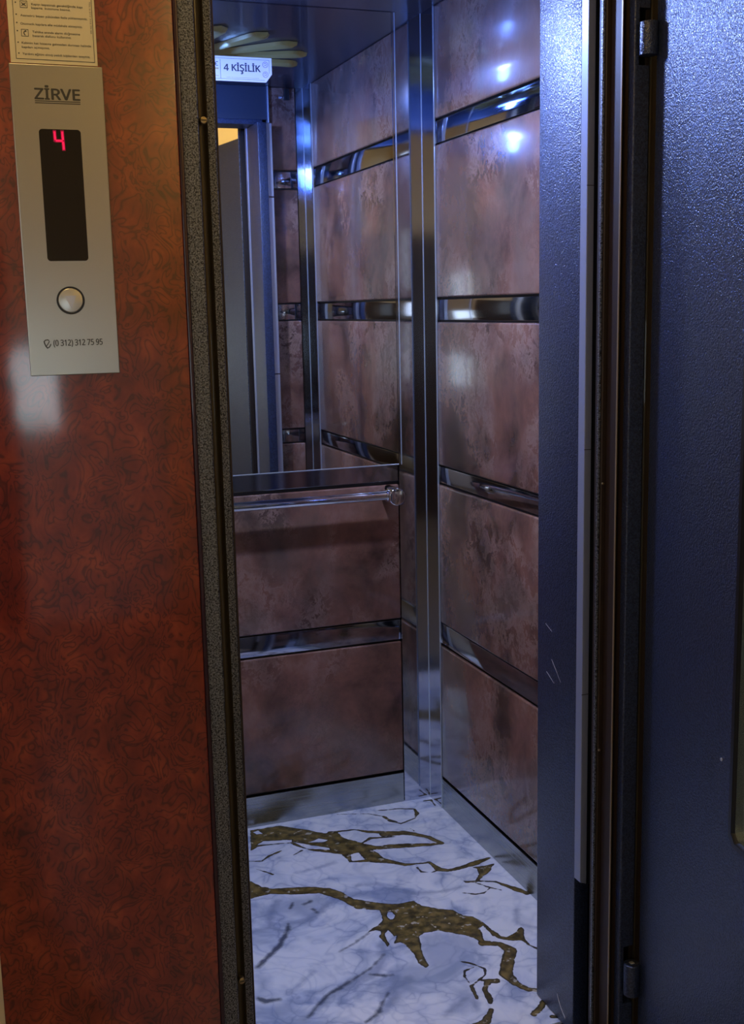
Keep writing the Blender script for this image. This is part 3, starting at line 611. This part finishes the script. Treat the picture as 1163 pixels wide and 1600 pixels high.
for (ya, za), (yb, zb) in zip(pts, pts[1:]):
    vs = [bm.verts.new(q) for q in ((1.0440, ya, za + .0022), (1.0440, yb, zb + .0018), (1.0440, yb, zb - .0015), (1.0440, ya, za - .0012))]
    vs2 = [bm.verts.new(v.co + Vector((.001, 0, 0))) for v in vs]; bm.faces.new(vs); bm.faces.new(vs2[::-1])
    for i in range(4): bm.faces.new((vs[i], vs[(i + 1) % 4], vs2[(i + 1) % 4], vs2[i]))
finish('paint_chip', bm, 'scratch', jp)

lc = empty('light_curtain', (1.052, 1.80, 0.33), 'pale slim sensor strip fixed on the front edge of the blue post', 'door sensor')
bm = bmesh.new(); box(bm, (1.0435, 1.789, 0.332), (1.0575, 1.8115, 2.12), 0.0012)
for v in bm.verts:
    if v.co.z < 0.34: v.co.z -= (v.co.x - 1.0435) * 0.35
finish('sensor_cover', bm, 'pale_cover', lc)
obox('sensor_housing', (1.0580, 1.792, 0.324), (1.0745, 1.8115, 2.12), 'black_plastic', lc, 0.0012)
for z in (0.70, 1.15, 1.60):
    obox('cover_joint', (1.0431, 1.7886, z), (1.0577, 1.7896, z + .0012), 'text_grey', lc)

# sills at the threshold
sl = empty('trim_5', (0.72, 1.83, 0), None, None); struct(sl, 'steel sills across the threshold at the foot of the blue post', 'door sill')
obox('cabin_sill', (0.30, 1.825, -0.03), (1.12, 1.860, -0.002), 'steel_skirt', sl, 0.002)
obox('landing_sill', (0.34, 1.70, -0.03), (1.10, 1.795, -0.002), 'hammer_grey', sl, 0.002)

# ------------------------------------------------------------------ landing door frame (both sides are mirror images)
XC = 0.710
fr = empty('trim_6', (XC, 1.69, 0), None, None); struct(fr, 'dark stepped metal frame around the landing door opening', 'door frame')
ZT = 2.06
def side_frame(s):
    m = (lambda x: x) if s < 0 else (lambda x: 2 * XC - x)
    def pr(name, pts, mat, z0=0.0, z1=ZT, smooth=False):
        bm = bmesh.new(); prism(bm, [(m(x), y) for x, y in pts], z0, z1); return finish(name, bm, mat, fr, smooth)
    # outer flange, its inner edge rolled
    fl = [(0.3300, 1.668)] + [(0.3545 + .003 * math.sin(a), 1.671 - .003 * math.cos(a)) for a in (0, .5, 1.0, 1.57)] + [(0.3575, 1.705), (0.3290, 1.705)]
    if s > 0: fl = [(x + .0075, y) for x, y in fl]
    if s < 0:
        pr('outer_flange', fl, 'hammer_jamb', smooth=False)
    else:
        # hinge cut-outs leave a narrow strip beside the black recess
        cut = [(0.150, 0.262), (1.772, 1.858)]
        z = 0.0
        for c0, c1 in cut + [(ZT, ZT)]:
            pr('outer_flange', fl, 'hammer_grey', z, c0)
            if c0 < ZT:
                pr('outer_flange', [(0.3565, 1.668)] + fl[1:-2] + [(0.3650, 1.705), (0.3565, 1.705)], 'hammer_grey', c0, c1)
                pr('hinge_recess', [(0.300, 1.700), (0.3565, 1.700), (0.3565, 1.7045), (0.300, 1.7045)], 'black', c0, c1)
            z = c1
    # groove: a round-bottomed channel stepping back to the inner stop
    e = 0.0075 if s > 0 else 0.0
    gp = [(0.3580 + e, 1.683)]
    gp += [(0.3662 + e / 2 - (.0075 - e / 2) * math.cos(a), 1.6895 + .0075 * math.sin(a)) for a in (0.2, .6, 1.0, 1.4, 1.8, 2.2, 2.6)]
    gp += [(0.3745, 1.690), (0.3745, 1.72), (0.3580 + e, 1.72)]
    pr('channel', gp, 'channel' if s < 0 else 'brown_gasket', smooth=s < 0)
    # inner stop
    g0, g1 = (0.0085, 0.0145) if s > 0 else (0.0, 0.0)
    sh_ = lambda P: [(x - g0, y + g1) for x, y in P]
    pr('inner_stop', sh_([(0.3755, 1.7085), (0.3890, 1.7085), (0.3905, 1.7100), (0.3905, 1.730), (0.3755, 1.730)]), 'hammer_jamb' if s < 0 else 'brown_gasket')
    pr('edge_bead', sh_([(0.3912, 1.712), (0.3935, 1.712), (0.3945, 1.7140), (0.3945, 1.718), (0.3912, 1.718)]), 'brown_gasket' if s < 0 else 'hammer_jamb')
    if s > 0:
        pr('gasket_edge', [(0.3742, 1.6860), (0.3756, 1.6860), (0.3756, 1.6895), (0.3742, 1.6895)], 'gold_line')
        pr('rebate', [(0.300, 1.683), (0.3360, 1.683), (0.3360, 1.72), (0.300, 1.72)], 'brown_gasket')
        pr('rebate_bead', [(0.3245, 1.6795), (0.3265, 1.6785), (0.3285, 1.6795), (0.3285, 1.6825), (0.3245, 1.6825)], 'channel')
side_frame(-1); side_frame(1)
obox('head_frame', (0.329, 1.668, ZT), (2 * XC - 0.329, 1.72, ZT + .06), 'hammer_grey', fr, 0.002)
for z in (0.352, 1.668):
    s = ocyl('screw', (0.3665, 1.690, z), (0.3665, 1.677, z), 0.0052, 'brass', fr, 24, 0.0015)
    obox('screw_slot', (0.3628, 1.6762, z - .0006), (0.3702, 1.6775, z + .0006), 'black', s)
for x, z in ((1.0400, 1.10), (1.0400, 0.62)):
    ocyl('screw', (x, 1.7225, z), (x, 1.7190, z), 0.0022, 'brass', fr, 16, 0.0008)

# dark shaft lining seen in the gaps on both sides of the opening
sh = empty('wall_shaft', (XC, 1.76, 0), None, None); struct(sh, 'dark lining of the gap between landing door frame and cabin', 'wall')
obox('gap_lining', (1.105, 1.722, -0.03), (1.14, 1.88, 2.3), 'brown_gasket', sh)
obox('gap_lining', (0.24, 1.72, -0.03), (0.29, 1.88, 2.3), 'black', sh)
obox('gap_lining', (0.24, 1.735, 2.125), (1.14, 1.80, 2.3), 'black', sh)

# ------------------------------------------------------------------ hallway
HX0, HX1, HY0, HZ = -1.3, 2.3, -1.3, 2.75
wh = obox('wall_hall_left_of_door', (0.0065, 1.6600, 0.0), (0.3262, 1.6685, 2.6), 'burl', None, 0.0016, 3, True)
wh.name = 'wall_burl'; ORG['wall_burl'] = ORG.get('wall_hall_left_of_door', Vector((0, 0, 0)))
obox('edge_banding', (0.3264, 1.6612, 0.0), (0.3335, 1.6675, 2.6), 'edge_band', wh, 0.002, 3, True)
struct(wh, 'glossy red burl laminate wall cladding left of the lift opening', 'wall')
def hall_wall(name, boxes, label):
    e = empty(name, ((boxes[0][0][0] + boxes[0][1][0]) / 2, boxes[0][0][1], 0)); struct(e, label, 'wall')
    for a, b, mat, nm in boxes: obox(nm, a, b, mat, e)
    return e
hall_wall('wall_hall_front', [((HX0, 1.6690, 0), (0.3285, 1.735, HZ), 'cream_wall', 'plaster'), ((1.145, 1.6690, 0), (HX1, 1.735, HZ), 'cream_wall', 'plaster'), ((0.3285, 1.669, 2.125), (1.145, 1.733, HZ), 'cream_wall', 'plaster')], 'yellow cream plaster around the lift door, a sliver at lower left')
hall_wall('wall_hall_back', [((HX0, HY0 - .1, 1.35), (HX1, HY0, HZ), 'cream_wall', 'plaster'), ((HX0, HY0 - .1, 0), (HX1, HY0 - .001, 0.94), 'dado', 'dado'),
    ((HX0, HY0 - .1, 0.94), (-0.18, HY0 - .001, 1.35), 'dado', 'dado'), ((0.31, HY0 - .1, 0.94), (HX1, HY0 - .001, 1.35), 'dado', 'dado')], 'hall wall behind the viewer with pale dado')
hall_wall('wall_hall_left', [((HX0 - .1, HY0, 1.35), (HX0, 1.735, HZ), 'cream_wall', 'plaster'), ((HX0 - .1, HY0, 0), (HX0, 1.735, 1.35), 'dado', 'dado')], 'hall side wall on the left')
hall_wall('wall_hall_right', [((HX1, HY0, 1.35), (HX1 + .1, 1.735, HZ), 'cream_wall', 'plaster'), ((HX1, HY0, 0), (HX1 + .1, 1.735, 1.35), 'dado', 'dado')], 'hall side wall on the right behind the door leaf')
o = obox('floor_hall', (HX0, HY0, -0.05), (HX1, 1.6995, -0.002), 'hall_floor'); struct(o, 'hall floor', 'floor')
o = obox('ceiling_hall', (HX0, HY0, HZ), (HX1, 1.735, HZ + .05), 'hall_ceiling'); struct(o, 'hall ceiling', 'ceiling')
dd = empty('added_door_2', (-0.7, HY0, 0)); struct(dd, 'dark walnut flat door added behind the viewer to darken the reflections', 'door')  # unseen door added to darken this stretch of wall in reflections
obox('door_leaf', (-1.22, HY0, 0.0), (-0.20, HY0 + .03, 1.86), 'dark_door', dd, 0.004)
for zz in (0.25, 1.02):
    obox('raised_panel', (-1.08, HY0 + .03, zz), (-0.34, HY0 + .038, zz + .62), 'dark_door', dd, 0.006)
ocyl('door_knob', (-0.27, HY0 + .03, 0.98), (-0.27, HY0 + .08, 0.98), 0.025, 'brass', dd, 24, 0.006)
wi = empty('added_window_1', (0.1, HY0, 0.94)); struct(wi, 'low glowing window added behind the viewer for its bright patch in the burl wall', 'window')  # added out of view for its bright reflection in the burl
obox('pane', (-0.15, HY0 - .06, 0.97), (0.28, HY0 - .05, 1.32), 'frosted', wi)
for a, b in (((-0.18, HY0 - .08, 0.94), (0.31, HY0 - .01, 0.97)), ((-0.18, HY0 - .08, 1.32), (0.31, HY0 - .01, 1.35)), ((-0.18, HY0 - .08, 0.97), (-0.15, HY0 - .01, 1.32)), ((0.28, HY0 - .08, 0.97), (0.31, HY0 - .01, 1.32))):
    obox('window_frame', a, b, 'white_frame', wi)
w2 = empty('added_window_2', (HX0, -0.45, 1.0)); struct(w2, 'glowing frosted window added on the left side wall to brighten the dado', 'window')  # added out of view, cool fill for the dado
obox('pane', (HX0 + .004, -0.87, 1.03), (HX0 + .008, -0.03, 1.87), 'frosted_side', w2)
for a, b in (((HX0, -0.90, 1.0), (HX0 + .03, 0.0, 1.03)), ((HX0, -0.90, 1.87), (HX0 + .03, 0.0, 1.90)), ((HX0, -0.90, 1.03), (HX0 + .03, -0.87, 1.87)), ((HX0, -0.03, 1.03), (HX0 + .03, 0.0, 1.87))):
    obox('window_frame', a, b, 'white_frame', w2)
hl = empty('hall_ceiling_lamp', (-0.05, 1.12, HZ), 'warm globe lamp under the hall ceiling in front of the lift', 'ceiling lamp')
ocyl('lamp_rose', (-0.05, 1.12, HZ - .03), (-0.05, 1.12, HZ - .0005), 0.05, 'brass', hl)
ocyl('lamp_shade', (-0.05, 1.12, HZ - .13), (-0.05, 1.12, HZ - .031), 0.07, 'hall_bulb', hl, 40, 0.02)
hl = empty('added_stair_lamp', (1.75, -0.75, HZ), 'second warm globe lamp added along the hall ceiling to brighten the wall in the mirror', 'ceiling lamp')
ocyl('lamp_rose', (1.75, -0.75, HZ - .03), (1.75, -0.75, HZ - .0005), 0.05, 'brass', hl)
ocyl('lamp_shade', (1.75, -0.75, HZ - .13), (1.75, -0.75, HZ - .031), 0.07, 'hall_bulb', hl, 40, 0.02)

# ------------------------------------------------------------------ call plate on the burl wall
cp = empty('call_panel', (0.1678, 1.6600, 1.3230), 'tall brushed steel lift call plate with a red digit display, mounted on the burl wall', 'call panel')
yp = 1.6545
def rounded(x0, x1, z0, z1, rr, n=6):
    pts = []
    for cx, cz, a0 in ((x1 - rr, z1 - rr, 0), (x0 + rr, z1 - rr, 90), (x0 + rr, z0 + rr, 180), (x1 - rr, z0 + rr, 270)):
        for i in range(n + 1):
            a = math.radians(a0 + 90 * i / n); pts.append((cx + rr * math.cos(a), cz + rr * math.sin(a)))
    return pts
bm = bmesh.new(); box(bm, (0.1080, yp, 1.3229), (0.2273, 1.6599, 1.7277), 0.0009); finish('face_plate', bm, 'steel_panel', cp)
ds = empty('display', (0.1675, yp, 1.476)); ds.parent = cp; ds.location = ORG['display'] - ORG['call_panel']
bm = bmesh.new(); plate(bm, rounded(0.1400, 0.1940, 1.4757, 1.6465, 0.0045), yp - .0004, yp + .0006)
bpy.data.objects.remove(ds)
ds = finish('display', bm, 'screen', cp); ORG[ds.name] = ORG[ds.name]
yd = yp - .0005
zt, zm, zb = 1.6440, 1.6318, 1.6205
bm = bmesh.new()
stroke(bm, [(0.1600, zt - .0012), (0.1603, zm + .0016)], 0.0021, yd - .0004, yd)
stroke(bm, [(0.1700, zt - .0012), (0.1703, zm + .0016)], 0.0021, yd - .0004, yd)
stroke(bm, [(0.1615, zm), (0.1690, zm)], 0.0019, yd - .0004, yd)
stroke(bm, [(0.1704, zm - .0016), (0.1707, zb + .0008)], 0.0021, yd - .0004, yd)
dg = finish('floor_digit', bm, 'digit', ds)
tag(dg, 'glowing red figure four')
bm = bmesh.new()
stroke(bm, [(0.1600, zt), (0.1603, zm)], 0.0044, yd - .0001, yd + .0002)
stroke(bm, [(0.1700, zt), (0.1707, zb)], 0.0044, yd - .0001, yd + .0002)
stroke(bm, [(0.1610, zm), (0.1695, zm)], 0.0042, yd - .0001, yd + .0002)
finish('digit_halo', bm, 'digit_glow', ds)  # wider dim strokes stand in for the glow round the digit
bt = ocyl('call_button', (0.1669, yp + .001, 1.4232), (0.1669, yp - .0022, 1.4232), 0.0163, 'button', cp, 48, 0.0012)
bm = bmesh.new(); ring(bm, 0.1669, 1.4232, 0.0187, 0.0164, yp - .0012, yp + .001, 48); finish('button_bezel', bm, 'black_plastic', cp, False)
bm = bmesh.new(); plate(bm, [(0.1590, 1.4290), (0.1745, 1.4295), (0.1675, 1.4120)], yp - .0026, yp - .0021)
finish('arrow_mark', bm, 'alu', bt)
lettering('lettering', 'ZİRVE', 0.1380, 0.1958, 1.6840, 0.0136, yp, 'text_grey', cp, 0.045)
bm = bmesh.new()
stroke(bm, [(0.1380, 1.6818), (0.1957, 1.6818)], 0.0011, yp - .0004, yp); stroke(bm, [(0.1380, 1.6793), (0.1957, 1.6793)], 0.0011, yp - .0004, yp)
finish('underline', bm, 'text_grey', cp)
lettering('lettering', '(0 312) 312 75 95', 0.1405, 0.2060, 1.3626, 0.0080, yp, 'text_grey', cp, 0.03)
bm = bmesh.new()
stroke(bm, [(0.1283, 1.3690), (0.1288, 1.3662), (0.1303, 1.3625), (0.1322, 1.3600)], 0.0016, yp - .0004, yp)
stroke(bm, [(0.1283, 1.3690), (0.1300, 1.3706), (0.1330, 1.3712), (0.1346, 1.3702)], 0.0013, yp - .0004, yp)
stroke(bm, [(0.1322, 1.3600), (0.1345, 1.3612), (0.1362, 1.3635), (0.1368, 1.3652)], 0.0013, yp - .0004, yp)
stroke(bm, [(0.1352, 1.3690), (0.1330, 1.3655), (0.1310, 1.3628)], 0.0011, yp - .0004, yp)
finish('phone_symbol', bm, 'text_grey', cp)

# ------------------------------------------------------------------ cream instruction sticker above it
st = empty('instruction_sticker', (0.1666, 1.6600, 1.7296), 'cream printed lift instruction sticker just above the steel call plate', 'sticker')
yk = 1.6590
obox('sticker_sheet', (0.1112, yk, 1.7296), (0.2223, 1.6599, 1.905), 'paper', st)
bm = bmesh.new()
stroke(bm, [(0.1184, 1.895), (0.1184, 1.7346), (0.2186, 1.7342), (0.2186, 1.895)], 0.0007, yk - .0003, yk)
finish('border_line', bm, 'text_grey', st)
for txt, xa, xb, zz in (('Kapıyı kapatmak gerektiğinde kapı', .1417, .2068, 1.8015), ('kapama  butonuna basınız.', .1415, .1911, 1.7970), ('Asansörü beyan yükünden fazla yüklemeyiniz.', .1271, .2123, 1.7870),
        ('Otomatik kapılara elle müdahale etmeyiniz.', .1264, .2052, 1.7768), ('Tehlike anında alarm düğmesine', .1408, .2015, 1.7673), ('basarak diafonu kullanınız.', .1409, .1900, 1.7625),
        ('Kabinin kat hizasına gelmeden durması halinde', .1264, .2150, 1.7532), ('kapıları açmayınız.', .1262, .1616, 1.7480), ('Yardımı eğitim almış yetkili kişilerden isteyiniz.', .1265, .2131, 1.7395),
        ('Kabin içinde sigara içmeyiniz.', .1271, .1900, 1.8150)):
    lettering('lettering', txt, xa, xb, zz, 0.0027, yk, 'text_grey', st, depth=.0003, plain=True)
lettering('lettering', 'TEL 0 312 312 75 95', 0.2155, 0.2155 + .040, 1.8100, 0.0014, yk, 'text_grey', st, rot=-math.pi / 2, depth=.0003)
bm = bmesh.new()
for z in (1.8038, 1.7892, 1.7790, 1.7690, 1.7548, 1.7413): ring(bm, 0.1220, z, 0.0009, 0.00005, yk - .0003, yk, 10)
finish('bullet', bm, 'text_grey', st)
for (x0, x1, z0, z1) in ((0.1277, 0.1364, 1.7979, 1.8060), (0.1270, 0.1355, 1.7627, 1.7710)):
    bm = bmesh.new(); stroke(bm, [(x0, z0), (x1, z0), (x1, z1), (x0, z1), (x0, z0)], 0.0006, yk - .0003, yk)
    cx, cz = (x0 + x1) / 2, (z0 + z1) / 2
    if z0 > 1.79:
        stroke(bm, [(cx - .0026, cz + .002), (cx - .0006, cz), (cx - .0026, cz - .002)], 0.0009, yk - .0003, yk)
        stroke(bm, [(cx + .0026, cz + .002), (cx + .0006, cz), (cx + .0026, cz - .002)], 0.0009, yk - .0003, yk)
        stroke(bm, [(cx, cz + .002), (cx, cz - .002)], 0.0005, yk - .0003, yk)
    else:
        stroke(bm, [(cx + .0016, cz + .0026), (cx - .0004, cz + .0018), (cx - .0012, cz), (cx - .0006, cz - .0022)], 0.0011, yk - .0003, yk)
        stroke(bm, [(cx + .0016, cz + .0026), (cx + .0014, cz + .0012)], 0.0008, yk - .0003, yk)
        stroke(bm, [(cx - .0006, cz - .0022), (cx + .0006, cz - .0026)], 0.0008, yk - .0003, yk)
    finish('pictogram', bm, 'text_grey', st)

# ------------------------------------------------------------------ landing door leaf, swung open
A = math.radians(8.2)
P0 = Vector((1.0845, 1.650, 0)); DR = Vector((-math.sin(A), -math.cos(A), 0)); NR = Vector((math.cos(A), -math.sin(A), 0))   # along the leaf, through its thickness
dl = empty('door_1', (P0.x, P0.y, 0)); struct(dl, 'blue hammertone landing door swung open at the right, with a narrow glazed window', 'door')
def leaf_box(bm, s0, s1, t0, t1, z0, z1, bev=0.0):
    n0 = len(bm.verts); tb = bmesh.new(); box(tb, (s0, t0, z0), (s1, t1, z1), bev, 3)
    for v in tb.verts: v.co = Vector((P0.x, P0.y, 0)) + DR * v.co.x + NR * v.co.y + Vector((0, 0, v.co.z))
    me = bpy.data.meshes.new('tmp'); tb.to_mesh(me); tb.free(); bm.from_mesh(me); bpy.data.meshes.remove(me)
WS0, WS1, WZ0, WZ1 = 0.297, 0.50, 0.605, 1.62
def ring_leaf(name, outer, inner, t0, t1, mat, parent):
    bm = bmesh.new()
    def pt(s, z, t): return P0 + DR * s + NR * t + Vector((0, 0, z))
    n = len(outer); O0 = [bm.verts.new(pt(s, z, t0)) for s, z in outer]; I0 = [bm.verts.new(pt(s, z, t0)) for s, z in inner]
    O1 = [bm.verts.new(pt(s, z, t1)) for s, z in outer]; I1 = [bm.verts.new(pt(s, z, t1)) for s, z in inner]
    for i in range(n):
        j = (i + 1) % n
        for q in ((O0[i], O0[j], I0[j], I0[i]), (O1[j], O1[i], I1[i], I1[j]), (O0[j], O0[i], O1[i], O1[j]), (I0[i], I0[j], I1[j], I1[i])): bm.faces.new(q)
    return finish(name, bm, mat, parent)
ch = 0.014
def octo(s0, s1, z0, z1, c): return [(s0 + c, z0), (s1 - c, z0), (s1, z0 + c), (s1, z1 - c), (s1 - c, z1), (s0 + c, z1), (s0, z1 - c), (s0, z0 + c)]
lo = octo(0, .72, 0.012, 2.024, .0012)
leaf = ring_leaf('door_leaf', lo, octo(WS0, WS1, WZ0, WZ1, ch), 0, .038, 'hammer_grey', dl)
g = ring_leaf('window_gasket', octo(WS0, WS1, WZ0, WZ1, ch), octo(WS0 + .008, WS1 - .008, WZ0 + .008, WZ1 - .008, ch * .8), -.0008, .039, 'black_plastic', dl)
g2 = ring_leaf('glazing_bead', octo(WS0 + .008, WS1 - .008, WZ0 + .008, WZ1 - .008, ch * .8), octo(WS0 + .0125, WS1 - .0125, WZ0 + .0125, WZ1 - .0125, ch * .7), .004, .034, 'chrome', dl)
bm = bmesh.new(); leaf_box(bm, WS0 + .010, WS1 - .010, .016, .022, WZ0 + .010, WZ1 - .010); finish('window_glass', bm, 'glass', dl)
def leafp(s, z, t): return P0 + DR * s + NR * t + Vector((0, 0, z))
ocyl('screw', leafp(.270, .727, 0.001), leafp(.270, .727, -.0012), 0.0028, 'alu', dl, 20, 0.0006)
HK = Vector((1.0725, 1.6545, 0))
for z0, z1 in ((0.176, 0.236), (1.784, 1.834)):
    k = ocyl('hinge_knuckle', HK + Vector((0, 0, z0)), HK + Vector((0, 0, z1)), 0.0145, 'hammer_grey', dl, 36, 0.0012)
    obox('hinge_pin', (HK.x - .004, HK.y - .004, z1), (HK.x + .004, HK.y + .004, z1 + .002), 'alu', k, 0.001)
ocyl('door_handle', leafp(.66, .98, .095), leafp(.66, 1.20, .095), 0.010, 'chrome', dl, 24, 0.003)
bm = bmesh.new(); 
for z in (1.0, 1.18): cyl(bm, leafp(.66, z, .038), leafp(.66, z, .095), 0.007, 20)
finish('handle_mount', bm, 'chrome', dl, True)
